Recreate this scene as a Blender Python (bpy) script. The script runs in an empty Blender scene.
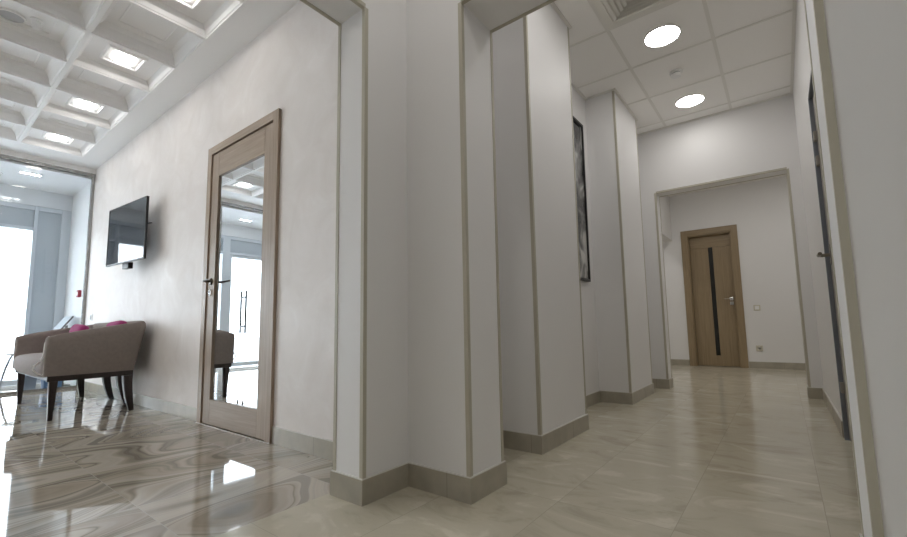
import bpy, bmesh, math, random
from mathutils import Vector, Matrix

# ------------------------------------------------------------------ camera
S = bpy.context.scene
COL = S.collection
CAM_H = 0.68175
YAW, PIT, ROLL = 6.61756766e-01, 1.04154833e-01, -1.49285788e-02
F_PX, PX_X, PX_Y = 4.28259977e+02, -5.55295327, 13.6635764

cam_data = bpy.data.cameras.new('camera')
cam = bpy.data.objects.new('camera', cam_data)
COL.objects.link(cam)
cy, sy = math.cos(YAW), math.sin(YAW)
rt = Vector((cy, sy, 0)); fw = Vector((-sy, cy, 0)); up = Vector((0, 0, 1))
f2 = fw * math.cos(PIT) + up * math.sin(PIT)
u2 = -fw * math.sin(PIT) + up * math.cos(PIT)
r3 = rt * math.cos(ROLL) + u2 * math.sin(ROLL)
u3 = -rt * math.sin(ROLL) + u2 * math.cos(ROLL)
mw = Matrix(((r3.x, u3.x, -f2.x, 0), (r3.y, u3.y, -f2.y, 0), (r3.z, u3.z, -f2.z, CAM_H), (0, 0, 0, 1)))
cam.matrix_world = mw
cam_data.sensor_fit = 'HORIZONTAL'
cam_data.sensor_width = 36.0
cam_data.lens = 36.0 * F_PX / 907.0
cam_data.shift_x = -PX_X / 907.0
cam_data.shift_y = PX_Y / 907.0
cam_data.clip_start = 0.02
S.camera = cam

# ------------------------------------------------------------------ light set-up
SKY = 5.0            # daylight outside
SPOT = 21.0          # round corridor lights
FAR_SPOT = 29.0
COFFER = 19.0        # square lights in the coffers
LINEAR = 50.0         # slim lights in the entrance
w = bpy.data.worlds.new('sky'); S.world = w
w.use_nodes = True
bg = w.node_tree.nodes['Background']
bg.inputs['Color'].default_value = (0.87, 0.94, 1.0, 1)
bg.inputs['Strength'].default_value = SKY
vs = S.view_settings
vs.view_transform = 'Standard'; vs.look = 'None'; vs.gamma = 1.0; vs.use_curve_mapping = False
vs.exposure = 0.75
try:
    S.cycles.max_bounces = 10; S.cycles.diffuse_bounces = 6; S.cycles.glossy_bounces = 6
    S.cycles.transparent_max_bounces = 12
    S.cycles.sample_clamp_indirect = 6.0
    S.cycles.caustics_reflective = False
except Exception:
    pass

random.seed(4)
PI = math.pi

# ------------------------------------------------------------------ materials
def new_mat(name):
    m = bpy.data.materials.new(name); m.use_nodes = True
    nt = m.node_tree
    return m, nt, nt.nodes['Principled BSDF']

def plain(name, col, rough=0.5, metal=0.0, bump=0.0, bscale=200.0, spec=0.5, vary=0.0, vscale=3.0):
    m, nt, b = new_mat(name)
    b.inputs['Base Color'].default_value = (*col, 1)
    b.inputs['Roughness'].default_value = rough
    b.inputs['Metallic'].default_value = metal
    b.inputs['Specular IOR Level'].default_value = spec
    if bump or vary:
        tc = nt.nodes.new('ShaderNodeTexCoord')
    if vary:
        n = nt.nodes.new('ShaderNodeTexNoise'); n.inputs['Scale'].default_value = vscale
        n.inputs['Detail'].default_value = 5
        nt.links.new(tc.outputs['Object'], n.inputs['Vector'])
        r = nt.nodes.new('ShaderNodeValToRGB')
        r.color_ramp.elements[0].position = .3; r.color_ramp.elements[1].position = .7
        r.color_ramp.elements[0].color = (*[c * (1 - vary) for c in col], 1)
        r.color_ramp.elements[1].color = (*[min(1, c * (1 + vary)) for c in col], 1)
        nt.links.new(n.outputs['Fac'], r.inputs['Fac']); nt.links.new(r.outputs['Color'], b.inputs['Base Color'])
    if bump:
        n = nt.nodes.new('ShaderNodeTexNoise'); n.inputs['Scale'].default_value = bscale
        n.inputs['Detail'].default_value = 3
        nt.links.new(tc.outputs['Object'], n.inputs['Vector'])
        bp = nt.nodes.new('ShaderNodeBump'); bp.inputs['Strength'].default_value = bump
        bp.inputs['Distance'].default_value = .002
        nt.links.new(n.outputs['Fac'], bp.inputs['Height']); nt.links.new(bp.outputs['Normal'], b.inputs['Normal'])
    return m

def glow(name, col, strength):
    m, nt, b = new_mat(name)
    b.inputs['Base Color'].default_value = (.9, .9, .9, 1)
    b.inputs['Emission Color'].default_value = (*col, 1)
    b.inputs['Emission Strength'].default_value = strength
    return m

def glass(name, tint=(.93, .97, .98), ior=1.5):
    m, nt, b = new_mat(name)
    out = nt.nodes['Material Output']; nt.nodes.remove(b)
    t = nt.nodes.new('ShaderNodeBsdfTransparent'); t.inputs['Color'].default_value = (*tint, 1)
    g = nt.nodes.new('ShaderNodeBsdfGlossy'); g.inputs['Roughness'].default_value = 0.0
    f = nt.nodes.new('ShaderNodeFresnel'); f.inputs['IOR'].default_value = ior
    mx = nt.nodes.new('ShaderNodeMixShader')
    ge = nt.nodes.new('ShaderNodeNewGeometry'); k = nt.nodes.new('ShaderNodeMath'); k.operation = 'SUBTRACT'; k.inputs[0].default_value = 1
    k2 = nt.nodes.new('ShaderNodeMath'); k2.operation = 'MULTIPLY'
    nt.links.new(ge.outputs['Backfacing'], k.inputs[1]); nt.links.new(k.outputs[0], k2.inputs[0]); nt.links.new(f.outputs[0], k2.inputs[1])
    nt.links.new(k2.outputs[0], mx.inputs[0]); nt.links.new(t.outputs[0], mx.inputs[1]); nt.links.new(g.outputs[0], mx.inputs[2])
    nt.links.new(mx.outputs[0], out.inputs['Surface'])
    return m

def wood(name, c1, c2, axis='z', rough=.42, dens=60):
    m, nt, b = new_mat(name)
    tc = nt.nodes.new('ShaderNodeTexCoord'); mp = nt.nodes.new('ShaderNodeMapping')
    sc = {'z': (dens, dens, 2.2), 'x': (2.2, dens, dens)}[axis]
    mp.inputs['Scale'].default_value = sc
    nt.links.new(tc.outputs['Object'], mp.inputs['Vector'])
    n = nt.nodes.new('ShaderNodeTexNoise'); n.inputs['Scale'].default_value = 1.0; n.inputs['Detail'].default_value = 6
    n.inputs['Roughness'].default_value = .65; n.inputs['Distortion'].default_value = .4
    nt.links.new(mp.outputs['Vector'], n.inputs['Vector'])
    r = nt.nodes.new('ShaderNodeValToRGB')
    r.color_ramp.elements[0].position = .3; r.color_ramp.elements[1].position = .72
    r.color_ramp.elements[0].color = (*c1, 1); r.color_ramp.elements[1].color = (*c2, 1)
    nt.links.new(n.outputs['Fac'], r.inputs['Fac']); nt.links.new(r.outputs['Color'], b.inputs['Base Color'])
    b.inputs['Roughness'].default_value = rough
    bp = nt.nodes.new('ShaderNodeBump'); bp.inputs['Strength'].default_value = .12; bp.inputs['Distance'].default_value = .001
    nt.links.new(n.outputs['Fac'], bp.inputs['Height']); nt.links.new(bp.outputs['Normal'], b.inputs['Normal'])
    return m

def tile_nodes(nt, sx, sy, ox, oy, gap):
    """returns (grout mask 0/1, per tile random colour, position vector)"""
    geo = nt.nodes.new('ShaderNodeNewGeometry')
    sp = nt.nodes.new('ShaderNodeSeparateXYZ'); nt.links.new(geo.outputs['Position'], sp.inputs[0])
    def mth(op, a, b=None):
        n = nt.nodes.new('ShaderNodeMath'); n.operation = op
        for i, v in enumerate((a, b)):
            if v is None: continue
            if isinstance(v, (int, float)): n.inputs[i].default_value = v
            else: nt.links.new(v, n.inputs[i])
        return n.outputs[0]
    u = mth('DIVIDE', mth('SUBTRACT', sp.outputs[0], ox), sx)
    v = mth('DIVIDE', mth('SUBTRACT', sp.outputs[1], oy), sy)
    fu, fv = mth('FRACT', u), mth('FRACT', v)
    iu, iv = mth('FLOOR', u), mth('FLOOR', v)
    eu = mth('MULTIPLY', mth('MINIMUM', fu, mth('SUBTRACT', 1.0, fu)), sx)
    ev = mth('MULTIPLY', mth('MINIMUM', fv, mth('SUBTRACT', 1.0, fv)), sy)
    mask = mth('LESS_THAN', mth('MINIMUM', eu, ev), gap / 2)
    cb = nt.nodes.new('ShaderNodeCombineXYZ'); nt.links.new(iu, cb.inputs[0]); nt.links.new(iv, cb.inputs[1])
    wn = nt.nodes.new('ShaderNodeTexWhiteNoise'); wn.noise_dimensions = '3D'; nt.links.new(cb.outputs[0], wn.inputs['Vector'])
    return mask, wn, geo, mth

def ramp(nt, fac, stops):
    r = nt.nodes.new('ShaderNodeValToRGB')
    e = r.color_ramp.elements
    while len(e) < len(stops): e.new(.5)
    for k, (p, c) in enumerate(stops):
        e[k].position = p; e[k].color = (*c, 1)
    nt.links.new(fac, r.inputs['Fac'])
    return r.outputs['Color']

def mixc(nt, fac, a, b, mode='MIX'):
    n = nt.nodes.new('ShaderNodeMix'); n.data_type = 'RGBA'; n.blend_type = mode
    if isinstance(fac, float): n.inputs['Factor'].default_value = fac
    else: nt.links.new(fac, n.inputs['Factor'])
    for key, v in ((6, a), (7, b)):
        if isinstance(v, tuple): n.inputs[key].default_value = (*v, 1)
        else: nt.links.new(v, n.inputs[key])
    return n.outputs[2]

def lobby_floor_mat():
    m, nt, b = new_mat('agate porcelain')
    mask, wn, geo, mth = tile_nodes(nt, .6, .6, -2.05, .63, .0022)
    off = nt.nodes.new('ShaderNodeVectorMath'); off.operation = 'MULTIPLY_ADD'
    nt.links.new(wn.outputs['Color'], off.inputs[0]); off.inputs[1].default_value = (17, 23, 5)
    nt.links.new(geo.outputs['Position'], off.inputs[2])
    mp = nt.nodes.new('ShaderNodeMapping'); mp.inputs['Rotation'].default_value = (0, 0, .12); mp.inputs['Scale'].default_value = (1.0, .42, 1)
    nt.links.new(off.outputs[0], mp.inputs['Vector'])
    n0 = nt.nodes.new('ShaderNodeTexNoise'); n0.inputs['Scale'].default_value = 1.35; n0.inputs['Detail'].default_value = 1.5
    nt.links.new(mp.outputs['Vector'], n0.inputs['Vector'])
    wv = nt.nodes.new('ShaderNodeTexNoise'); wv.noise_dimensions = '1D'
    sep = nt.nodes.new('ShaderNodeSeparateXYZ'); nt.links.new(mp.outputs['Vector'], sep.inputs[0])
    band = mth('ADD', mth('MULTIPLY', sep.outputs[0], .55), mth('MULTIPLY', n0.outputs['Fac'], 2.7))
    nt.links.new(mth('MULTIPLY', band, 3.0), wv.inputs['W'])
    wv.inputs['Scale'].default_value = 1.0; wv.inputs['Detail'].default_value = 4.5; wv.inputs['Roughness'].default_value = .62
    c = ramp(nt, wv.outputs['Fac'], [(.26, (.13, .11, .085)), (.34, (.33, .29, .235)), (.41, (.45, .40, .33)), (.455, (.21, .185, .15)), (.49, (.40, .36, .295)), (.56, (.53, .48, .405)),
                                     (.60, (.28, .255, .22)), (.64, (.44, .405, .35)), (.74, (.56, .52, .455))])
    c = mixc(nt, mask, c, (.50, .48, .44))
    nt.links.new(c, b.inputs['Base Color'])
    b.inputs['Roughness'].default_value = .035
    b.inputs['Specular IOR Level'].default_value = .75
    n2 = nt.nodes.new('ShaderNodeTexNoise'); n2.inputs['Scale'].default_value = 2.2
    nt.links.new(geo.outputs['Position'], n2.inputs['Vector'])
    bp = nt.nodes.new('ShaderNodeBump'); bp.inputs['Strength'].default_value = .05; bp.inputs['Distance'].default_value = .004
    nt.links.new(n2.outputs['Fac'], bp.inputs['Height']); nt.links.new(bp.outputs['Normal'], b.inputs['Normal'])
    return m

def hall_floor_mat():
    m, nt, b = new_mat('beige stone tile')
    mask, wn, geo, mth = tile_nodes(nt, .405, .81, -.34, 1.635, .0026)
    off = nt.nodes.new('ShaderNodeVectorMath'); off.operation = 'MULTIPLY_ADD'
    nt.links.new(wn.outputs['Color'], off.inputs[0]); off.inputs[1].default_value = (13, 11, 3)
    nt.links.new(geo.outputs['Position'], off.inputs[2])
    mp = nt.nodes.new('ShaderNodeMapping'); mp.inputs['Rotation'].default_value = (0, 0, -.6); mp.inputs['Scale'].default_value = (1, 1.9, 1)
    nt.links.new(off.outputs[0], mp.inputs['Vector'])
    n = nt.nodes.new('ShaderNodeTexNoise'); n.inputs['Scale'].default_value = 2.6; n.inputs['Detail'].default_value = 7
    n.inputs['Roughness'].default_value = .6; n.inputs['Distortion'].default_value = 1.6
    nt.links.new(mp.outputs['Vector'], n.inputs['Vector'])
    c = ramp(nt, n.outputs['Fac'], [(.33, (.46, .42, .33)), (.46, (.555, .515, .41)), (.56, (.57, .53, .425)), (.64, (.66, .62, .515))])
    c = mixc(nt, mask, c, (.44, .405, .325))
    nt.links.new(c, b.inputs['Base Color'])
    b.inputs['Roughness'].default_value = .15
    b.inputs['Specular IOR Level'].default_value = .5
    return m

def plaster_mat():
    m, nt, b = new_mat('pearl plaster')
    tc = nt.nodes.new('ShaderNodeTexCoord')
    n = nt.nodes.new('ShaderNodeTexNoise'); n.inputs['Scale'].default_value = 3.2; n.inputs['Detail'].default_value = 9
    n.inputs['Roughness'].default_value = .62; n.inputs['Distortion'].default_value = 1.3
    nt.links.new(tc.outputs['Object'], n.inputs['Vector'])
    c = ramp(nt, n.outputs['Fac'], [(.3, (.78, .735, .705)), (.6, (.83, .79, .765)), (.75, (.87, .84, .82))])
    nt.links.new(c, b.inputs['Base Color'])
    r = nt.nodes.new('ShaderNodeMapRange'); r.inputs[1].default_value = .3; r.inputs[2].default_value = .7
    r.inputs[3].default_value = .62; r.inputs[4].default_value = .42
    nt.links.new(n.outputs['Fac'], r.inputs[0]); nt.links.new(r.outputs[0], b.inputs['Roughness'])
    bp = nt.nodes.new('ShaderNodeBump'); bp.inputs['Strength'].default_value = .25; bp.inputs['Distance'].default_value = .004
    nt.links.new(n.outputs['Fac'], bp.inputs['Height']); nt.links.new(bp.outputs['Normal'], b.inputs['Normal'])
    return m

def picture_mat():
    m, nt, b = new_mat('grey photographic print')
    tc = nt.nodes.new('ShaderNodeTexCoord')
    n = nt.nodes.new('ShaderNodeTexNoise'); n.inputs['Scale'].default_value = 3.4; n.inputs['Detail'].default_value = 2.5
    n.inputs['Distortion'].default_value = .8
    nt.links.new(tc.outputs['Object'], n.inputs['Vector'])
    c = ramp(nt, n.outputs['Fac'], [(.34, (.03, .03, .032)), (.46, (.12, .12, .12)), (.54, (.26, .26, .26)), (.62, (.62, .62, .60))])
    nt.links.new(c, b.inputs['Base Color']); b.inputs['Roughness'].default_value = .12
    return m

PAINT = plain('white wall paint', (.815, .808, .808), .55, bump=.08, bscale=260)
PLASTER = plaster_mat()
CEIL = plain('ceiling tile white', (.94, .925, .90), .8, bump=.1, bscale=400)
GRID = plain('ceiling grid bar', (.80, .785, .745), .5)
COFFERW = plain('coffer white', (.86, .855, .85), .5)
TRIM = plain('taupe corner profile', (.48, .45, .37), .45)
BASE = plain('baseboard tile', (.40, .37, .305), .3, vary=.12, vscale=9)
CAULK = plain('white grout line', (.70, .69, .66), .6)
LOBBYF = lobby_floor_mat()
HALLF = hall_floor_mat()
WOODV = wood('taupe oak upright', (.25, .185, .13), (.41, .315, .235), 'z')
WOODH = wood('taupe oak cross', (.25, .185, .13), (.41, .315, .235), 'x')
OAKV = wood('tan oak upright', (.24, .175, .10), (.37, .28, .17), 'z')
OAKH = wood('tan oak cross', (.24, .175, .10), (.37, .28, .17), 'x')
MIRROR = plain('mirror', (.86, .89, .91), 0.0, 1.0)
CHROME = plain('satin nickel', (.62, .60, .57), .22, 1.0)
DARKMETAL = plain('dark bronze metal', (.12, .105, .09), .35, .8)
ALU = plain('grey aluminium', (.56, .61, .66), .4, .0)
ALUD = plain('dark aluminium', (.20, .20, .20), .35, .5)
PROFILE = plain('brushed profile', (.36, .35, .34), .2, .7)
GLASS = glass('clear glass', (.97, .98, .985))
FROST = plain('grey frosted glass', (.44, .49, .54), .25)
VPAINT = plain('cool white paint', (.88, .89, .90), .35)
HEADP = plain('glossy pale panel', (.74, .77, .80), .08)
BLACKG = plain('screen', (.022, .026, .034), .03, spec=1.0)
BLACK = plain('black plastic', (.014, .014, .015), .35)
FABRIC = plain('taupe upholstery', (.225, .19, .17), .85, bump=.5, bscale=520, vary=.06, vscale=40)
SEATF = plain('greyer seat upholstery', (.25, .215, .205), .85, bump=.5, bscale=520, vary=.06, vscale=40)
PIPE = plain('pale piping', (.72, .70, .67), .6)
DARKWOOD = plain('wenge wood', (.020, .011, .010), .3, vary=.3, vscale=30)
MAGENTA = plain('magenta cloth', (.28, .018, .12), .8, bump=.4, bscale=500)
WHITEP = plain('white plastic', (.86, .86, .85), .4)
CREAMP = plain('cream plastic', (.66, .63, .53), .4)
GREYP = plain('grey plastic', (.35, .36, .38), .4)
REDP = plain('red plastic', (.34, .02, .045), .4)
WHITEM = plain('white enamel', (.75, .76, .78), .3)
MATD = plain('dark doormat', (.035, .045, .065), .95, bump=.6, bscale=150)
PAVING = plain('pale paving', (.62, .64, .66), .9, vary=.1)
BLUEBOX = plain('blue plastic', (.12, .24, .46), .5)
PICT = picture_mat()
JOINT = plain('baseboard joint', (.24, .22, .18), .6)
TABLELEG = plain('grey enamel', (.42, .45, .49), .3)
VENT = plain('vent white', (.80, .785, .735), .4)
L_SPOT2 = glow('round diffuser low', (1.0, .975, .94), 14.5)
GRILLE = plain('speaker grille', (.50, .51, .54), .5)
BRONZE = plain('dull bronze', (.26, .235, .19), .35, .6)
PULL = plain('dark grey pull', (.07, .075, .08), .5)
GREYBIN = plain('grey blue plastic', (.22, .27, .35), .5)
PANELG = plain('light grey panel', (.50, .55, .60), .35)
STEEL = plain('blue grey steel', (.22, .24, .275), .35, .3)
BEIGELEAF = plain('grey door leaf', (.34, .315, .28), .45)
SLITGL = plain('dark smoked glass', (.012, .012, .010), .12)
L_SPOT = glow('round diffuser', (1.0, .975, .94), SPOT)
L_FAR = glow('far round diffuser', (1.0, .975, .94), FAR_SPOT)
L_COF = glow('square diffuser', (1.0, .965, .92), COFFER)
L_LIN = glow('slim diffuser', (.95, .98, 1.0), LINEAR)

# ------------------------------------------------------------------ mesh helpers
class MB:
    def __init__(self): self.bm = bmesh.new(); self.mats = []; self.cur = 0
    def use(self, m):
        if m not in self.mats: self.mats.append(m)
        self.cur = self.mats.index(m); return self
    def face(self, vs_):
        try:
            f = self.bm.faces.new(vs_); f.material_index = self.cur; return f
        except ValueError: return None
    def box(self, a, b):
        x0, y0, z0 = [min(p, q) for p, q in zip(a, b)]; x1, y1, z1 = [max(p, q) for p, q in zip(a, b)]
        v = [self.bm.verts.new(p) for p in ((x0, y0, z0), (x1, y0, z0), (x1, y1, z0), (x0, y1, z0), (x0, y0, z1), (x1, y0, z1), (x1, y1, z1), (x0, y1, z1))]
        for f in ((3, 2, 1, 0), (4, 5, 6, 7), (0, 1, 5, 4), (1, 2, 6, 5), (2, 3, 7, 6), (3, 0, 4, 7)): self.face([v[i] for i in f])
        return self
    def prism(self, poly, z0, z1):
        a = [self.bm.verts.new((x, y, z0)) for x, y in poly]; b = [self.bm.verts.new((x, y, z1)) for x, y in poly]
        n = len(poly)
        self.face(a[::-1]); self.face(b)
        for i in range(n): self.face([a[i], a[(i + 1) % n], b[(i + 1) % n], b[i]])
        return self
    def rings(self, rings, cap0=True, cap1=True, closed=True):
        rs = [[self.bm.verts.new(p) for p in r] for r in rings]
        n = len(rs[0])
        for a, b in zip(rs, rs[1:]):
            for i in range(n if closed else n - 1): self.face([a[i], a[(i + 1) % n], b[(i + 1) % n], b[i]])
        if cap0: self.face(rs[0][::-1])
        if cap1: self.face(rs[-1])
        return self
    def lathe(self, prof, c, axis='z', n=32, caps=(True, True)):
        """prof: (radius, height) pairs along axis"""
        rr = []
        for r, h in prof:
            ring = []
            for k in range(n):
                t = 2 * PI * k / n; p, q = r * math.cos(t), r * math.sin(t)
                d = {'z': (p, q, h), 'y': (p, h, q), 'x': (h, p, q)}[axis]
                ring.append((c[0] + d[0], c[1] + d[1], c[2] + d[2]))
            rr.append(ring)
        return self.rings(rr, *caps)
    def sweep(self, pts, size, n=10, square=False):
        """tube along pts; size radius or list of radii"""
        P = [Vector(p) for p in pts]; rr = []
        for i, p in enumerate(P):
            t = (P[min(i + 1, len(P) - 1)] - P[max(i - 1, 0)]).normalized()
            ref = Vector((1, 0, 0)) if abs(t.x) < .9 else Vector((0, 1, 0))
            b1 = (ref - t * ref.dot(t)).normalized(); b2 = t.cross(b1)
            r = size[i] if isinstance(size, (list, tuple)) else size
            if square:
                ring = [p + b1 * (sx * r) + b2 * (sy_ * r) for sx, sy_ in ((-1, -.8), (-.8, -1), (.8, -1), (1, -.8), (1, .8), (.8, 1), (-.8, 1), (-1, .8))]
            else:
                ring = [p + b1 * (r * math.cos(2 * PI * k / n)) + b2 * (r * math.sin(2 * PI * k / n)) for k in range(n)]
            rr.append(ring)
        return self.rings(rr)
    def build(self, name, mat=None, parent=None, smooth=False, bevel=0, loc=None):
        if mat is not None and not self.mats: self.mats.append(mat)
        bmesh.ops.recalc_face_normals(self.bm, faces=self.bm.faces)
        me = bpy.data.meshes.new(name)
        if smooth:
            for f in self.bm.faces: f.smooth = True
        self.bm.to_mesh(me); self.bm.free()
        for m in self.mats: me.materials.append(m)
        o = bpy.data.objects.new(name, me); COL.objects.link(o)
        if smooth:
            try: me.set_sharp_from_angle(angle=math.radians(40))
            except Exception: pass
        if bevel:
            md = o.modifiers.new('bevel', 'BEVEL'); md.width = bevel; md.segments = 2; md.limit_method = 'ANGLE'
        if parent is not None: o.parent = parent
        if loc is not None: o.location = loc
        return o

def tag(o, label=None, cat=None, group=None, kind=None):
    if label: o['label'] = label
    if cat: o['category'] = cat
    if group: o['group'] = group
    if kind: o['kind'] = kind
    return o
def struct(o, label, cat): return tag(o, label, cat, None, 'structure')
def empty(name, loc=(0, 0, 0)):
    o = bpy.data.objects.new(name, None); COL.objects.link(o); o.location = loc; o.empty_display_size = .1
    return o
def dup(root, loc):
    r = root.copy(); COL.objects.link(r); r.location = loc
    for ch in list(root.children):
        c = ch.copy(); COL.objects.link(c); c.parent = r
        for g in list(ch.children):
            d = g.copy(); COL.objects.link(d); d.parent = c
    return r
def bx(name, a, b, mat, parent=None, bevel=0):
    return MB().box(a, b).build(name, mat, parent, bevel=bevel)

# ------------------------------------------------------------------ dimensions
CZ = 2.836          # hall and corridor ceiling
LZ = 2.79           # lobby ceiling border
LY = 1.45           # long lobby wall
PX = -6.95          # glass partition
FX = -8.05          # entrance facade
VZ = 2.665          # entrance ceiling
H1, H2, H3 = 2.078, 2.098, 2.118

# ------------------------------------------------------------------ floors
o = MB().box((-1.545, -3.6, -.1), (2.75, 8.2, 0)).build('floor', HALLF); struct(o, 'matte beige stone tile floor of hall and corridor', 'floor')
o = MB().box((-8.05, -3.6, -.1), (-1.545, 1.6, 0)).build('floor', LOBBYF); struct(o, 'glossy swirled taupe marble tile floor of the lobby', 'floor')
o = MB().box((-2.9, 5.1, -.1), (-1.545, 8.2, 0)).build('floor', HALLF); struct(o, 'beige stone tile floor left of the far room', 'floor')
o = MB().box((-40, -25, -.3), (-8.05, 25, -.06)).build('ground', PAVING); struct(o, 'pale paved ground outside the glass entrance', 'ground')

# ------------------------------------------------------------------ walls
def wall(name, label, mat, *boxes):
    m = MB()
    for a, b in boxes: m.box(a, b)
    return struct(m.build(name, mat), label, 'wall')

# long lobby wall, with an opening behind the mirrored door
wall('wall_left', 'long pearly plaster wall of the lobby behind the mirrored door', PLASTER,
     ((PX, LY, 0), (-3.455, LY + .15, 2.95)), ((-2.55, LY, 0), (-1.52, LY + .15, 2.95)), ((-3.455, LY, 2.06), (-2.55, LY + .15, 2.95)),
     ((-3.455, LY + .10, 0), (-2.55, LY + .15, 2.06)))
wall('wall_entrance', 'cool white side wall between partition and entrance glazing', VPAINT, ((FX - .12, LY, 0), (PX, LY + .15, 2.95)))
wall('wall_behind', 'lobby wall opposite the mirrored door', PLASTER, ((FX - .12, -3.75, 0), (-1.52, -3.6, 2.95)))
# pier between lobby and corridor (L-shaped in plan)
m = MB().prism([(-1.52, 1.16), (-1.34, 1.16), (-1.34, 1.42), (-1.01, 1.42), (-1.01, 1.67), (-1.52, 1.67)], 0, 2.95)
struct(m.build('wall_middle', PAINT), 'white L-shaped pier between lobby opening and corridor opening', 'wall')
m = MB().box((-1.52, -.7, H1), (-1.34, 1.16, 2.95)).box((-1.52, -3.75, 0), (-1.34, -.7, 2.95))
struct(m.build('wall_middle', PAINT), 'white wall and header around the lobby opening', 'wall')
wall('wall_header', 'white header over the corridor opening', PAINT, ((-1.01, 1.42, H2), (.127, 1.67, 2.95)))
wall('wall_right', 'white wall face right of the corridor opening, nearest the camera', PAINT, ((.127, 1.42, 0), (2.75, 1.67, 2.95)))
wall('wall_back', 'hall wall behind the camera', PAINT, ((-1.34, -2.75, 0), (2.75, -2.6, 2.95)))
wall('wall_right', 'hall side wall right of the camera', PAINT, ((2.6, -2.6, 0), (2.75, 1.42, 2.95)))
wall('wall_left', 'white recess wall behind the corridor pillars', PAINT, ((-1.52, 1.67, 0), (-1.345, 5.06, 2.95)))
DY0, DY1, DH = 2.56, 3.42, 2.075
wall('wall_right', 'white right side wall of the corridor around its door', PAINT,
     ((.23, DY1, 0), (.38, 5.06, 2.95)), ((.23, 1.67, 0), (.38, DY0, 2.95)), ((.23, DY0, DH), (.38, DY1, 2.95)))
m = MB().box((-1.52, 5.06, 0), (-1.01, 5.24, 2.95)).box((.13, 5.06, 0), (1.75, 5.24, 2.95)).box((-1.01, 5.06, H3), (.13, 5.24, 2.95))
struct(m.build('wall_cross', PAINT), 'white cross wall with wide opening at the corridor end', 'wall')
# far room
FD0, FD1, FDH = -1.165, -.555, 2.115
wall('wall_far', 'far white wall with the tan oak door', PAINT,
     ((-2.75, 7.96, 0), (FD0, 8.14, 2.95)), ((FD1, 7.96, 0), (1.75, 8.14, 2.95)), ((FD0, 7.96, FDH), (FD1, 8.14, 2.95)), ((FD0, 8.09, 0), (FD1, 8.14, FDH)))
wall('wall_left', 'low white beam along the left of the far room', PAINT, ((-1.62, 5.24, 2.075), (-1.385, 7.96, 2.95)))
wall('wall_left', 'side wall of the space left of the far room', PAINT, ((-2.9, 5.1, 0), (-2.75, 8.14, 2.95)), ((-2.75, 5.1, 0), (-1.52, 5.24, 2.95)))
wall('wall_right', 'right side wall of the far room', PAINT, ((1.6, 5.24, 0), (1.75, 7.96, 2.95)))

# pillars
o = bx('pillar', (-1.345, 2.165, 0), (-1.072, 2.84, CZ), PAINT); struct(o, 'white square corridor pillar nearest the camera', 'pillar')
o = bx('pillar', (-1.345, 3.91, 0), (-1.076, 4.66, CZ), PAINT); struct(o, 'white square corridor pillar beyond the framed picture', 'pillar')

# ------------------------------------------------------------------ ceilings
o = bx('ceiling', (-1.345, 1.67, CZ), (.23, 5.06, 2.95), CEIL); struct(o, 'white suspended tile ceiling of the corridor', 'ceiling')
o = bx('ceiling', (-1.34, -2.6, CZ), (2.6, 1.42, 2.95), CEIL); struct(o, 'white ceiling of the hall around the camera', 'ceiling')
o = bx('ceiling', (-2.75, 5.24, CZ), (1.6, 7.96, 2.95), CEIL); struct(o, 'white ceiling of the far room', 'ceiling')
o = bx('ceiling', (FX - .12, -3.6, VZ), (PX - .03, LY, VZ + .12), VPAINT); struct(o, 'cool white ceiling of the entrance behind the glass', 'ceiling')
# corridor ceiling grid bars
m = MB()
for gx in (-.86, -.26):
    m.box((gx - .012, 1.67, CZ - .004), (gx + .012, 5.06, CZ))
for gy in (1.86, 2.46, 3.062, 3.67, 4.275, 4.885):
    for xa, xb in ((-1.345, -.872), (-.848, -.272), (-.248, .23)):
        if (3.9 < gy < 4.67 or 2.16 < gy < 2.85) and xa < -1.2: xa = -1.075
        m.box((xa, gy - .010, CZ - .004), (xb, gy + .010, CZ))
struct(m.build('trim_1', GRID), 'ceiling grid bars of the corridor', 'ceiling grid')
# perimeter angle
m = MB()
def angle(a, b):
    m.box((min(a[0], b[0]), min(a[1], b[1]), CZ - .012), (max(a[0], b[0]), max(a[1], b[1]), CZ))
angle((.21, 1.67), (.23, 5.06)); angle((-1.345, 5.042), (.21, 5.06)); angle((-1.345, 1.67), (-1.325, 2.165)); angle((-1.345, 2.84), (-1.325, 3.91)); angle((-1.345, 4.66), (-1.325, 5.042))
for y0, y1, xr in ((2.165, 2.84, -1.072), (3.91, 4.66, -1.076)):
    angle((xr, y0 - .02), (xr + .02, y1 + .02)); angle((-1.345, y0 - .02), (xr, y0)); angle((-1.345, y1), (xr, y1 + .02))
struct(m.build('trim_2', GRID), 'ceiling edge angle of the corridor', 'trim')

# lobby coffered ceiling
XS = [-2.04 - .5615 * k for k in range(9)]        # rib centres in x
YS = [1.245 - .5625 * k for k in range(9)]        # rib centres in y (first is the border edge)
YS[0] = 1.245
HALF = .268
cells = []
m = MB().use(COFFERW)
x_lo, x_hi = PX + .03, -1.52
y_lo, y_hi = -3.6, LY
cx_ = [(XS[k] + XS[k + 1]) / 2 for k in range(8)]
cy_ = [(YS[k] + YS[k + 1]) / 2 for k in range(8)]
def flat(x0, y0, x1, y1, z=LZ):
    v = [m.bm.verts.new(p) for p in ((x0, y0, z), (x1, y0, z), (x1, y1, z), (x0, y1, z))]; m.face(v[::-1])
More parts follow.
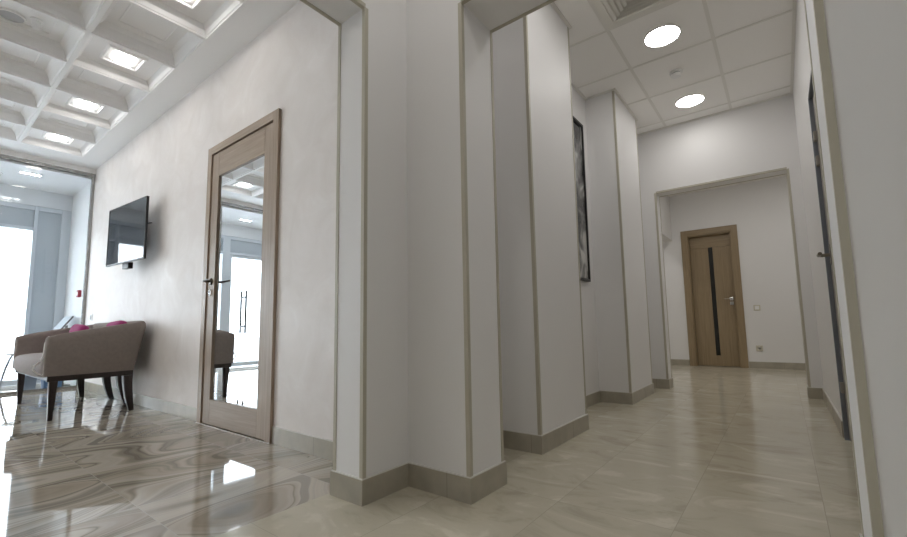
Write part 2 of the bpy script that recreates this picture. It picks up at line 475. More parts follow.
# ribs
xe = sorted([x_lo] + [c - HALF for c in cx_] + [c + HALF for c in cx_] + [x_hi])
ye = sorted([y_lo] + [c - HALF for c in cy_] + [c + HALF for c in cy_] + [y_hi])
for i in range(len(xe) - 1):
    for j in range(len(ye) - 1):
        if i % 2 == 1 and j % 2 == 1: continue
        flat(xe[i], ye[j], xe[i + 1], ye[j + 1])
def sq(c, h, z): return [(c[0] - h, c[1] - h, z), (c[0] + h, c[1] - h, z), (c[0] + h, c[1] + h, z), (c[0] - h, c[1] + h, z)]
def is_lit(i, j): return i % 2 == 1 and j % 2 == 0
lit = []
for i, a in enumerate(cx_):
    for j, b in enumerate(cy_):
        c = (a, b)
        prof = [(HALF, 0), (HALF - .003, .010), (HALF - .010, .012), (HALF - .020, .045), (HALF - .034, .078), (HALF - .052, .096), (HALF - .058, .106)]
        if is_lit(i, j):
            lit.append((i, j, a, b))
            prof = [(HALF, 0), (HALF - .003, .010), (HALF - .010, .012), (HALF - .020, .040), (HALF - .036, .060), (HALF - .042, .070), (.0, .070)]
        else:
            prof += [(.150, .106), (.147, .101), (.140, .101), (.136, .108), (.0, .108)]
        prev = None
        for h, dz in prof:
            if h == 0:
                m.face(prev[::-1]); break
            cur = [m.bm.verts.new(p) for p in sq(c, h, LZ + dz)]
            if prev:
                for k in range(4): m.face([prev[k], prev[(k + 1) % 4], cur[(k + 1) % 4], cur[k]])
            prev = cur
# slab above
m.box((x_lo, y_lo, LZ + .12), (x_hi, y_hi, LZ + .16))
struct(m.build('ceiling', COFFERW), 'white coffered ceiling of the lobby', 'ceiling')

# ------------------------------------------------------------------ baseboards and corner profiles
def offset(pts, d):
    out = []
    for i, p in enumerate(pts):
        p = Vector(p)
        ns = []
        if i > 0: t = (p - Vector(pts[i - 1])).normalized(); ns.append(Vector((t.y, -t.x)))
        if i < len(pts) - 1: t = (Vector(pts[i + 1]) - p).normalized(); ns.append(Vector((t.y, -t.x)))
        if len(ns) == 1: out.append(p + ns[0] * d)
        else:
            b = (ns[0] + ns[1]); b = b / (1 + ns[0].dot(ns[1])); out.append(p + b * d)
    return [(p.x, p.y) for p in out]
def baseboard(name, label, pts, h=.095, t=.010):
    """room lies to the right-hand side of the walk"""
    m = MB().use(BASE).prism([*pts, *offset(pts, t)[::-1]], 0, h)
    m.use(CAULK).prism([*pts, *offset(pts, t * .75)[::-1]], h, h + .0035)
    m.use(JOINT)
    for a, b in zip(pts, pts[1:]):
        a, b = Vector(a), Vector(b); L = (b - a).length; u = (b - a) / L; nn = Vector((u.y, -u.x)); k = .22 if L < .5 else .42
        while k < L - .05:
            c0 = a + u * k + nn * (t - .002); c1 = a + u * (k + .002) + nn * (t + .0004)
            m.box((c0.x, c0.y, 0), (c1.x, c1.y, h)); k += .6
    return struct(m.build(name), label, 'baseboard')
baseboard('baseboard_left', 'beige tile baseboard right of the mirrored door', [(-2.485, LY), (-1.52, LY)])
baseboard('baseboard_left', 'beige tile baseboard between glass partition and mirrored door', [(PX + .03, LY), (-3.525, LY)])
baseboard('baseboard_middle', 'beige tile baseboard around the L-shaped pier', [(-1.52, 1.44), (-1.52, 1.16), (-1.34, 1.16), (-1.34, 1.42), (-1.01, 1.42), (-1.01, 1.67), (-1.345, 1.67)][::1])
baseboard('baseboard_corridor', 'beige tile baseboard winding around the corridor pillars',
          [(-1.345, 1.68), (-1.345, 2.165), (-1.072, 2.165), (-1.072, 2.84), (-1.345, 2.84), (-1.345, 3.91), (-1.076, 3.91), (-1.076, 4.66), (-1.345, 4.66),
           (-1.345, 5.06), (-1.01, 5.06), (-1.01, 5.24), (-1.5, 5.24)])
baseboard('baseboard_right', 'beige tile baseboard right of the far opening and along the right wall', [(.3, 5.24), (.13, 5.24), (.13, 5.06), (.23, 5.06), (.23, DY1 + .04)])
baseboard('baseboard_right', 'beige tile baseboard at the near right jamb', [(.23, DY0 - .04), (.23, 1.67), (.127, 1.67), (.127, 1.42), (2.6, 1.42)])
baseboard('baseboard_far', 'beige tile baseboard left of the tan oak door', [(-2.75, 7.96), (-1.256, 7.96)])
baseboard('baseboard_far', 'beige tile baseboard right of the tan oak door', [(-.464, 7.96), (1.6, 7.96)])

TW, TT = .016, .0025
def edge_v(m, x, y, sx, sy_, z0, z1):
    """corner profile on an outside corner; wall lies towards sx, sy_"""
    m.box((x - sx * TT, y - sy_ * TT, z0), (x + sx * TW, y, z1))
    m.box((x - sx * TT, y, z0), (x, y + sy_ * TW, z1))
def edge_h_y(m, y0, y1, x, sx, z):     # along y, header towards +sx, soffit at z
    m.box((x - sx * TT, y0, z - TT), (x, y1, z + TW)); m.box((x, y0, z - TT), (x + sx * TW, y1, z))
def edge_h_x(m, x0, x1, y, sy_, z):
    m.box((x0, y - sy_ * TT, z - TT), (x1, y, z + TW)); m.box((x0, y, z - TT), (x1, y + sy_ * TW, z))
BZ = .0985
m = MB()
edge_v(m, -1.34, 1.16, -1, 1, BZ, H1); edge_v(m, -1.52, 1.16, 1, 1, BZ, H1)
edge_h_y(m, -.7, 1.16, -1.34, -1, H1); edge_h_y(m, -.7, 1.16, -1.52, 1, H1)
struct(m.build('trim_3', TRIM), 'taupe corner profiles of the lobby opening', 'trim')
m = MB()
edge_v(m, -1.01, 1.42, -1, 1, BZ, H2); edge_v(m, -1.01, 1.67, -1, -1, BZ, H2)
edge_v(m, .127, 1.42, 1, 1, BZ, H2); edge_v(m, .127, 1.67, 1, -1, BZ, H2)
edge_h_x(m, -1.01, .127, 1.42, 1, H2); edge_h_x(m, -1.01, .127, 1.67, -1, H2)
struct(m.build('trim_4', TRIM), 'taupe corner profiles of the corridor opening', 'trim')
m = MB()
edge_v(m, -1.072, 2.165, -1, 1, BZ, CZ - .012); edge_v(m, -1.072, 2.84, -1, -1, BZ, CZ - .012)
struct(m.build('trim_5', TRIM), 'taupe corner profiles of the near pillar', 'trim')
m = MB()
edge_v(m, -1.076, 3.91, -1, 1, BZ, CZ - .012); edge_v(m, -1.076, 4.66, -1, -1, BZ, CZ - .012)
struct(m.build('trim_6', TRIM), 'taupe corner profiles of the second pillar', 'trim')
m = MB()
edge_v(m, -1.01, 5.06, -1, 1, BZ, H3); edge_v(m, -1.01, 5.24, -1, -1, BZ, H3)
edge_v(m, .13, 5.06, 1, 1, BZ, H3); edge_v(m, .13, 5.24, 1, -1, BZ, H3)
edge_h_x(m, -1.01, .13, 5.06, 1, H3); edge_h_x(m, -1.01, .13, 5.24, -1, H3)
struct(m.build('trim_7', TRIM), 'taupe corner profiles of the far opening', 'trim')

# ------------------------------------------------------------------ mirrored lobby door
d = empty('door_1', (-3.0, LY, 0)); struct(d, 'taupe oak door with a full-length mirror pane in the lobby wall', 'door')
def at(o_, p): return (p[0] - o_.location.x, p[1] - o_.location.y, p[2] - o_.location.z)
def lb(o_, m, a, b): return m.box(at(o_, a), at(o_, b))
CP = LY - .022        # casing face
xo0, xo1, xi0, xi1 = -3.515, -2.488, -3.45, -2.553
m = MB().use(WOODV); lb(d, m, (xo0, CP, 0), (xi0, LY, 2.118)); lb(d, m, (xi1, CP, 0), (xo1, LY, 2.118))
m.use(WOODH); lb(d, m, (xi0, CP, 2.058), (xi1, LY, 2.118)); 
m.use(WOODV); lb(d, m, (xi0 - .0, LY, 0), (xi0 + .012, LY + .09, 2.058)); lb(d, m, (xi1 - .012, LY, 0), (xi1, LY + .09, 2.058)); lb(d, m, (xi0 + .012, LY, 2.048), (xi1 - .012, LY + .09, 2.058))
m.build('door_frame', None, d, bevel=.0015)
LF = LY - .012        # leaf face
a0, a1 = xi0 + .004, xi1 - .004
g0, g1, gz0, gz1 = -3.335, -2.668, .182, 1.862
m = MB(); lb(d, m, (a0, LF, .006), (g0, LY + .035, 2.052)); m.build('stile', WOODV, d, bevel=.002)
m = MB(); lb(d, m, (g1, LF, .006), (a1, LY + .035, 2.052)); m.build('stile', WOODV, d, bevel=.002)
m = MB(); lb(d, m, (g0, LF, gz1), (g1, LY + .035, 2.052)); m.build('rail', WOODH, d, bevel=.002)
m = MB(); lb(d, m, (g0, LF, .006), (g1, LY + .035, gz0)); m.build('rail', WOODH, d, bevel=.002)
m = MB(); lb(d, m, (g0, LF + .012, gz0), (g1, LF + .02, gz1)); p = m.build('mirror_pane', MIRROR, d); p['label'] = 'mirror glass pane reflecting the entrance'
hx, hz = -3.39, 1.05
m = MB(); m.lathe([(.026, 0), (.026, -.008), (.024, -.010)], at(d, (hx, LF, hz)), 'y'); 
r_ = m.build('handle_rosette', DARKMETAL, d, True)
m = MB(); m.sweep([at(d, p_) for p_ in ((hx, LF - .008, hz), (hx, LF - .045, hz), (hx + .008, LF - .055, hz), (hx + .03, LF - .058, hz + .001), (hx + .125, LF - .054, hz + .002))], [.010, .009, .009, .0085, .007])
m.build('handle', DARKMETAL, r_, True)
m = MB(); m.lathe([(.025, 0), (.025, -.008), (.022, -.010)], at(d, (hx, LF, hz - .085)), 'y'); e_ = m.build('lock_rosette', CHROME, d, True); e_['label'] = 'pale metal lock rosette'
m = MB(); m.lathe([(.008, -.010), (.008, -.013)], at(d, (hx, LF, hz - .078)), 'y', 12); lb(d, m, (hx - .0035, LF - .013, hz - .105), (hx + .0035, LF - .010, hz - .08)); m.build('keyhole', BLACK, e_)
m = MB(); lb(d, m, (xo0 + .0, CP - .004, 0), (xo1, CP, .004)); m.build('threshold', CAULK, d)

# ------------------------------------------------------------------ far tan oak door
d = empty('door_2', (-.86, 7.96, 0)); struct(d, 'tan oak door with a narrow dark glass slit in the far wall', 'door')
m = MB().use(OAKV); lb(d, m, (-1.252, 7.942, 0), (FD0 + .004, 7.96, 2.205)); lb(d, m, (FD1 - .004, 7.942, 0), (-.468, 7.96, 2.205))
m.use(OAKH); lb(d, m, (FD0 + .004, 7.942, FDH - .004), (FD1 - .004, 7.96, 2.205))
m.use(OAKV); lb(d, m, (FD0, 7.96, 0), (FD0 + .02, 8.08, FDH)); lb(d, m, (FD1 - .02, 7.96, 0), (FD1, 8.08, FDH)); m.use(OAKH); lb(d, m, (FD0 + .02, 7.96, FDH - .02), (FD1 - .02, 8.08, FDH))
m.build('door_frame', None, d, bevel=.002)
y0 = 8.03; l0, l1 = FD0 + .022, FD1 - .022
sx0, sx1, sz0, sz1 = -.885, -.825, .17, 1.90
m = MB(); lb(d, m, (l0, y0, .006), (sx0, y0 + .04, sz1)); m.build('door_panel', OAKV, d, bevel=.0025)
m = MB(); lb(d, m, (sx1, y0, .006), (l1, y0 + .04, sz1)); m.build('door_panel', OAKV, d, bevel=.0025)
m = MB(); lb(d, m, (l0, y0, sz1 + .003), (l1, y0 + .04, FDH - .023)); m.build('rail', OAKH, d, bevel=.0025)
m = MB(); lb(d, m, (sx0, y0, .006), (sx1, y0 + .04, sz0)); m.build('rail', OAKV, d, bevel=.002)
m = MB(); lb(d, m, (sx0, y0 + .008, sz0), (sx1, y0 + .03, sz1)); p = m.build('glass_slit', SLITGL, d); p['label'] = 'narrow dark glass slit'
for hz_, nm in ((1.055, 'handle_rosette'), (.985, 'lock_rosette')):
    m = MB(); lb(d, m, (-.645, y0 - .008, hz_ - .026), (-.593, y0, hz_ + .026)); q = m.build(nm, CHROME, d, bevel=.003)
    if nm == 'handle_rosette':
        m = MB(); m.sweep([at(d, p_) for p_ in ((-.619, y0 - .006, hz_), (-.619, y0 - .05, hz_), (-.63, y0 - .056, hz_), (-.71, y0 - .054, hz_))], .006); m.build('handle', CHROME, q, True)

# ------------------------------------------------------------------ right side door of the corridor
d = empty('door_3', (.23, (DY0 + DY1) / 2, 0)); struct(d, 'grey metal-framed door in the right corridor wall', 'door')
m = MB()
lb(d, m, (.224, DY1 - .012, 0), (.30, DY1, DH)); lb(d, m, (.224, DY0, 0), (.30, DY0 + .012, DH)); lb(d, m, (.224, DY0 + .012, DH - .012), (.30, DY1 - .012, DH))
m.build('door_frame', STEEL, d, bevel=.003)
m = MB(); lb(d, m, (.246, DY0 + .015, .008), (.29, DY1 - .015, DH - .015)); m.build('door_leaf', BEIGELEAF, d, bevel=.002)
m = MB(); lb(d, m, (.240, DY1 - .095, 1.01), (.246, DY1 - .055, 1.13)); q = m.build('handle_plate', CHROME, d, bevel=.002)
m = MB(); m.sweep([at(d, p_) for p_ in ((.242, DY1 - .075, 1.07), (.200, DY1 - .075, 1.07), (.192, DY1 - .085, 1.07), (.192, DY1 - .19, 1.068))], .010); m.build('handle', BRONZE, q, True)
for hz_ in (1.81, 1.655, .30):
    m = MB(); lb(d, m, (.228, DY1 - .055, hz_ - .03), (.246, DY1 - .02, hz_ + .03)); m.build('latch_block', BEIGELEAF, d, bevel=.003)

# ------------------------------------------------------------------ glass partition and entrance
wall('wall_header', 'white header strip above the glass partition', COFFERW, ((PX - .03, -3.6, 2.727), (PX + .03, LY, 2.95)))
o = empty('window_1', (PX, .6, 0)); struct(o, 'frameless glass partition with grey profile between lobby and entrance', 'glass partition')
m = MB(); lb(o, m, (PX - .031, -3.6, 2.692), (PX + .031, LY, 2.727)); m.build('top_rail', PROFILE, o)
m = MB(); lb(o, m, (PX - .025, LY - .03, 0), (PX + .025, LY, 2.692)); m.build('post', PROFILE, o)
m = MB(); lb(o, m, (PX - .025, -.16, 0), (PX + .025, -.12, 2.692)); m.build('post', PROFILE, o)
m = MB(); lb(o, m, (PX - .025, -.12, 0), (PX + .025, LY - .03, .03)); m.build('bottom_rail', PROFILE, o)
m = MB(); lb(o, m, (PX - .005, -.12, .03), (PX + .005, LY - .03, 2.692)); m.build('pane', GLASS, o)

wall('wall_header', 'glossy pale header panel over the entrance glazing', HEADP, ((FX - .12, -3.6, 2.435), (FX, LY, VZ)))
o = empty('window_2', (FX, .3, 0)); struct(o, 'tall aluminium framed entrance glazing with bright daylight', 'window')
posts = [(1.345, LY), (1.06, 1.10), (.40, .45), (.02, .07), (-.84, -.70), (-1.86, -1.76), (-2.7, -2.64), (-3.6, -3.5)]
m = MB()
for a, b in posts: lb(o, m, (FX - .09, a, 0), (FX - .01, b, 2.435))
for (a0_, b0_), (a1_, b1_) in zip(posts, posts[1:]):
    lb(o, m, (FX - .085, b1_, 2.375), (FX - .012, a0_, 2.435)); 
    if a0_ < 1.3:
        lb(o, m, (FX - .085, b1_, 2.09), (FX - .012, a0_, 2.135))
    if not (b1_ == -1.76): lb(o, m, (FX - .085, b1_, 0), (FX - .012, a0_, .07))
m.build('window_frame', ALU, o, bevel=.003)
m = MB(); lb(o, m, (FX - .06, 1.10, .07), (FX - .04, 1.345, 2.375)); p = m.build('panel', FROST, o); p['label'] = 'grey frosted side panel'
for (a0_, b0_), (a1_, b1_) in list(zip(posts, posts[1:]))[1:]:
    m = MB(); lb(o, m, (FX - .06, b1_, 2.135), (FX - .045, a0_, 2.375)); p = m.build('transom_panel', FROST, o)
    if b1_ != -1.76:
        pm = FROST if b1_ == .07 else GLASS
        m = MB(); lb(o, m, (FX - .055, b1_, .07), (FX - .045, a0_, 2.09)); p = m.build('pane', pm, o)
        if pm is FROST: p['label'] = 'grey frosted pane reflected in the television'
d = empty('door_4', (FX, -1.3, 0)); struct(d, 'glass entrance door with long pull handles seen in the mirror', 'door')
m = MB()
lb(d, m, (FX - .075, -.84 - .045, .012), (FX - .025, -.842, 2.088)); lb(d, m, (FX - .075, -1.758, .012), (FX - .025, -1.715, 2.088))
lb(d, m, (FX - .075, -1.715, 2.045), (FX - .025, -.885, 2.088)); lb(d, m, (FX - .075, -1.715, .012), (FX - .025, -.885, .09))
m.build('door_frame', ALU, d, bevel=.003)
m = MB(); lb(d, m, (FX - .055, -1.715, .09), (FX - .045, -.885, 2.045)); m.build('pane', GLASS, d)
def bar(xx, y_):
    m = MB(); m.sweep([at(d, (xx, y_, .62)), at(d, (xx, y_, 1.43))], .020)
    for zz in (.75, 1.30): m.sweep([at(d, (xx, y_, zz)), at(d, (FX - .05, y_, zz))], .018)
    m.build('pull_handle', PULL, d, True)
bar(FX + .045, -1.14); bar(FX - .145, -1.14)

# ------------------------------------------------------------------ lights
def round_light(name, loc, label, group, mat):
    t = empty(name, loc); tag(t, label, 'ceiling light', group)
    MB().lathe([(.128, 0), (.128, -.006), (.118, -.008), (.116, 0)], (0, 0, 0), 'z', 40, (False, False)).build('trim_ring', WHITEP, t, True)
    MB().lathe([(.116, -.002), (.116, -.006), (.0005, -.0065)], (0, 0, 0), 'z', 40).build('diffuser', mat, t)
    return t
GR = 'round recessed corridor lights'
round_light('ceiling_light', (-.56, 3.385, CZ), 'round lit ceiling light between the air vent and the smoke detector', GR, L_SPOT)
round_light('ceiling_light', (-.56, 4.59, CZ), 'round lit ceiling light beyond the smoke detector, nearest the far opening', GR, L_SPOT2)
round_light('ceiling_light', (-.56, 2.16, CZ), 'round ceiling light hidden above the corridor opening', GR, L_SPOT2)
round_light('ceiling_light', (-.68, .78, CZ), 'round ceiling light above the hall corner', GR, L_SPOT)
round_light('ceiling_light', (.9, -1.3, CZ), 'unseen round fill light added to the hall behind the camera', GR, L_SPOT)  # unseen lamp added to brighten and flatten the hall lighting
round_light('ceiling_light', (1.9, -.6, CZ), 'unseen round fill light added to the hall right of the camera', GR, L_SPOT)  # added fill lamp out of view, lifts the near right wall
round_light('ceiling_light', (.5, 6.6, CZ), 'round ceiling light at the right of the far room', GR, L_FAR)
round_light('ceiling_light', (-.7, 6.3, CZ), 'unseen round fill light added to the far room before the oak door', GR, L_FAR)  # unseen extra lamp, added to make the far room brighter
round_light('ceiling_light', (-2.2, 6.6, CZ), 'unseen round fill light added left of the far room', GR, L_FAR)  # added out of sight as fill for the far room's left side

t0 = empty('ceiling_light', (0, 0, LZ))
m = MB()
for h0, h1, z0, z1 in ((.130, .122, .070, .056), (.122, .110, .056, .058), (.110, .104, .058, .070)):
    a = [m.bm.verts.new(p) for p in sq((0, 0), h0, z0)]; b = [m.bm.verts.new(p) for p in sq((0, 0), h1, z1)]
    for k in range(4): m.face([a[k], a[(k + 1) % 4], b[(k + 1) % 4], b[k]])
m.build('light_frame', COFFERW, t0)
MB().box((-.068, -.068, .064), (.068, .068, .070)).build('diffuser', L_COF, t0)
near = {1: 'square coffer light at the very top of the photo, cut by its edge', 3: 'square coffer light below the one at the top edge, largest whole one',
        5: 'square coffer light third along the lobby wall, left of the door', 7: 'square coffer light of the row nearest the glass partition'}
first = True
for i, j, a, b in lit:
    t = t0 if first else dup(t0, (a, b, LZ)); t.location = (a, b, LZ); first = False
    lab = near[i] if j == 0 else 'square coffer light of the lobby outside the direct view'
    tag(t, lab, 'ceiling light', 'square lobby coffer lights')

# entrance ceiling lights
def slim(loc, label):
    t = empty('ceiling_light', loc); tag(t, label, 'ceiling light', 'slim entrance lights')
    MB().box((-.026, -.10, -.008), (.026, .10, 0)).build('light_frame', WHITEP, t)
    MB().box((-.018, -.092, -.010), (.018, .092, -.008)).build('diffuser', L_LIN, t)
slim((-7.27, .89, VZ), 'slim lit light on the entrance ceiling behind the glass')
slim((-7.55, -.85, VZ), 'slim lit entrance light seen in the mirror')
slim((-7.27, -2.2, VZ), 'slim fill light added at the far end of the entrance, out of view')  # extra unit added out of view to lighten the entrance

t = empty('ceiling_diffuser', (-7.55, .55, VZ)); tag(t, 'round white disc on the entrance ceiling at the left edge', 'air diffuser')
MB().lathe([(.13, 0), (.13, -.012), (.11, -.02), (.0005, -.022)], (0, 0, 0), 'z', 32).build('disc', WHITEP, t, True)

# ------------------------------------------------------------------ ceiling fittings
t = empty('air_vent', (-.56, 2.761, CZ)); tag(t, 'square white louvred air vent in the corridor ceiling', 'air vent')
m = MB()
def sqring(m, h0, z0, h1, z1):
    a = [m.bm.verts.new(p) for p in sq((0, 0), h0, z0)]; b = [m.bm.verts.new(p) for p in sq((0, 0), h1, z1)]
    for k in range(4): m.face([a[k], a[(k + 1) % 4], b[(k + 1) % 4], b[k]])
sqring(m, .287, 0, .287, -.008); sqring(m, .287, -.008, .242, -.008); sqring(m, .242, -.008, .236, 0)
m.build('vent_frame', VENT, t)
bk = MB().box((-.236, -.236, -.0015), (.236, .236, -.0005)).build('backing', VENT, t)
for k in range(7):
    h = .232 - k * .032
    m = MB(); sqring(m, h, -.002, h - .024, -.013); sqring(m, h - .024, -.013, h - .026, -.013); sqring(m, h - .026, -.013, h - .008, -.002)
    m.build('louvre', VENT, t)

t = empty('smoke_detector', (-.57, 3.97, CZ)); tag(t, 'small round white smoke detector on the corridor ceiling', 'smoke detector')
MB().lathe([(.052, 0), (.052, -.012), (.044, -.016), (.04, -.016)], (0, 0, 0)).build('base', WHITEP, t, True)
MB().lathe([(.036, -.016), (.036, -.024)], (0, 0, 0)).build('sensor_gap', GREYP, t)
MB().lathe([(.042, -.024), (.044, -.03), (.036, -.044), (.02, -.048), (.0005, -.0485)], (0, 0, 0)).build('dome', WHITEP, t, True)

cz2 = LZ + .108
t = empty('ceiling_speaker', (-4.10, .335, cz2)); tag(t, 'round grey speaker grille in a lobby ceiling coffer', 'speaker')
MB().lathe([(.078, 0), (.078, -.012), (.068, -.016), (.066, -.010)], (0, 0, 0), 'z', 36, (True, False)).build('rim', WHITEP, t, True)
MB().lathe([(.066, -.008), (.04, -.014), (.0005, -.016)], (0, 0, 0), 'z', 36).build('grille', GRILLE, t, True)
t = empty('ceiling_detector', (-4.03, .455, cz2)); tag(t, 'small white detector beside the round speaker in a lobby coffer', 'smoke detector')
MB().lathe([(.036, 0), (.036, -.012), (.03, -.014)], (0, 0, 0)).build('base', WHITEP, t, True)
MB().lathe([(.026, -.012), (.028, -.05), (.02, -.062), (.0005, -.064)], (0, 0, 0)).build('dome', WHITEP, t, True)
t = empty('ceiling_detector', (-5.24, .40, cz2)); tag(t, 'small white ceiling fitting in the lobby coffer at the left edge', 'detector')
MB().lathe([(.05, 0), (.05, -.01), (.03, -.016), (.0005, -.018)], (0, 0, 0)).build('body', WHITEP, t, True)

# ------------------------------------------------------------------ wall fittings
t = empty('light_switch', (-.304, 7.96, .90)); tag(t, 'cream light switch on the far wall beside the oak door', 'light switch')
MB().box((-.042, -.008, -.042), (.042, 0, .042)).build('plate', CREAMP, t, bevel=.003)
MB().box((-.026, -.013, -.026), (.026, -.008, .026)).build('rocker', WHITEP, t, bevel=.002)
t = empty('wall_socket', (-.318, 7.96, .295)); tag(t, 'cream power socket low on the far wall', 'socket')
MB().box((-.042, -.008, -.042), (.042, 0, .042)).build('plate', CREAMP, t, bevel=.003)
MB().lathe([(.021, -.008), (.021, -.011), (.018, -.011), (.018, -.004)], (0, 0, 0), 'y', 24).build('socket_ring', VENT, t)
MB().box((-.011, -.0125, -.003), (-.006, -.010, .003)).box((.006, -.0125, -.003), (.011, -.010, .003)).build('socket_holes', BLACK, t)
t = empty('light_switch', (-6.63, LY, .86)); tag(t, 'slim white switch on the lobby wall above the loveseat', 'light switch')
MB().box((-.04, -.008, -.04), (.04, 0, .04)).build('plate', WHITEP, t, bevel=.003)
MB().box((-.012, -.014, -.026), (.012, -.008, .026)).build('rocker', GREYP, t, bevel=.002)
t = empty('fire_call_point', (-7.235, LY, 1.185)); tag(t, 'red fire call point on the entrance side wall', 'fire alarm')
MB().box((-.043, -.034, -.046), (.043, 0, .046)).build('housing', REDP, t, bevel=.006)
MB().box((-.024, -.037, -.024), (.024, -.034, .024)).build('press_plate', WHITEP, t)

# framed picture in the recess
t = empty('framed_picture', (-1.345, 3.36, 1.06)); tag(t, 'dark framed grey picture hanging between the pillars', 'picture')
W_, HH = .385, 1.445
m = MB()
for a, b in (((0, -W_, 0), (.028, -W_ + .014, HH)), ((0, W_ - .014, 0), (.028, W_, HH)), ((0, -W_ + .014, 0), (.028, W_ - .014, .022)), ((0, -W_ + .014, HH - .022), (.028, W_ - .014, HH))): m.box(a, b)
m.build('picture_frame', BLACK, t, bevel=.002)
MB().box((.002, -W_ + .014, .022), (.012, W_ - .014, HH - .022)).build('print', PICT, t)

# ------------------------------------------------------------------ television
tv_r = Vector((-4.50, 1.32)); tv_l = Vector((-5.36, 1.255))
mid = (tv_r + tv_l) / 2; ang = math.atan2(tv_r.y - tv_l.y, tv_r.x - tv_l.x); hw = (tv_r - tv_l).length / 2
t = empty('television', (mid.x, mid.y, 1.605)); t.rotation_euler = (0, 0, ang); tag(t, 'black flat television on a wall bracket above the loveseat', 'television')
z0, z1 = -.268, .312
m = MB()
for a, b in (((-hw, 0, z0), (-hw + .008, .008, z1)), ((hw - .008, 0, z0), (hw, .008, z1)), ((-hw + .008, 0, z0), (hw - .008, .008, z0 + .012)), ((-hw + .008, 0, z1 - .008), (hw - .008, .008, z1))): m.box(a, b)
m.build('bezel', BLACK, t)
MB().box((-hw + .008, .003, z0 + .012), (hw - .008, .008, z1 - .008)).build('screen', BLACKG, t)
m = MB().box((-hw, .008, z0), (hw, .022, z1)); m.box((-.28, .022, z0 + .02), (.28, .045, .08)); m.build('back_cover', BLACK, t, bevel=.003)
m = MB().box((-.11, .03, z0 - .05), (.03, .07, z0 + .01)); m.build('sensor_box', BLACK, t, bevel=.003)
inv = Matrix.Rotation(-ang, 3, 'Z')
def tvl(p): return inv @ (Vector(p) - Vector((mid.x, mid.y, 1.605)))
m = MB(); m.sweep([tvl((mid.x + .02, mid.y + .04, 1.62)), tvl((mid.x + .16, 1.38, 1.62)), tvl((mid.x + .05, 1.43, 1.62))], .012)
q = [tvl((mid.x - .1 + .2 * k, LY - .015, zz)) for k in (0, 1) for zz in (1.5, 1.74)]
m.sweep([tvl((mid.x + .05, LY - .014, 1.48)), tvl((mid.x + .05, LY - .014, 1.76))], .008, square=True)
m.sweep([tvl((-4.66, 1.345, 1.66)), tvl((-4.68, 1.39, 1.70)), tvl((-4.72, LY - .014, 1.72))], .006)
m.build('wall_bracket', BLACK, t)

# ------------------------------------------------------------------ loveseat
SXR, SXL, SYF, SYB = -4.50, -6.00, .745, 1.395
sc_ = empty('loveseat', ((SXR + SXL) / 2, 1.06, 0)); tag(sc_, 'taupe upholstered tub loveseat with dark wooden legs below the television', 'sofa')
hwid = (SXR - SXL) / 2; yf, yb = SYF - 1.06, SYB - 1.06
R_ = .075
path = [(hwid, yf + (yb - R_ - yf) * k / 8) for k in range(9)]
path += [(hwid - R_ + R_ * math.cos(a), yb - R_ + R_ * math.sin(a)) for a in [PI / 2 * k / 10 for k in range(1, 11)]]
nb = 14
path += [(hwid - R_ - (2 * hwid - 2 * R_) * k / nb, yb) for k in range(1, nb)]
path += [(-hwid + R_ - R_ * math.sin(a), yb - R_ + R_ * math.cos(a)) for a in [PI / 2 * k / 10 for k in range(0, 11)]]
path += [(-hwid, yf + (yb - R_ - yf) * (7 - k) / 8) for k in range(8)]
def inward(i):
    a = Vector(path[max(i - 1, 0)]); b = Vector(path[min(i + 1, len(path) - 1)]); t_ = (b - a).normalized()
    return Vector((-t_.y, t_.x))
def top_z(y):
    u = min(1, max(0, (y - yf) / (yb - yf))); return .655 + .125 * (u ** .85)
def shell_ring(i, shrink=0.0, push=0.0):
    p = Vector(path[i]); n = inward(i); zt = top_z(p.y)
    lean = .065 * max(0, (p.y - yf) / (yb - yf)) ** 2
    prof = [(.02 + lean, .344), (.012 + lean * .55, .48), (.002, zt - .055), (.006, zt - .022), (.020, zt - .004), (.042, zt), (.066, zt - .004), (.082, zt - .022), (.088, zt - .055), (.094, .48), (.096, .344)]
    c = (.05, .51)
    ring = []
    for d_, z_ in prof:
        if shrink:
            d_ = d_ + (c[0] - d_) * min(1, shrink / .045) ; z_ = z_ - (shrink * .8 if z_ > .6 else 0)
        q_ = p + n * d_
        ring.append((q_.x, q_.y - push, z_))
    return ring
rings = [shell_ring(0, .024, .022), shell_ring(0, .012, .019), shell_ring(0, .004, .011)] + [shell_ring(i) for i in range(len(path))]
L_ = len(path) - 1
rings += [shell_ring(L_, .004, .011), shell_ring(L_, .012, .019), shell_ring(L_, .024, .022)]
MB().rings(rings).build('backrest', FABRIC, sc_, True)
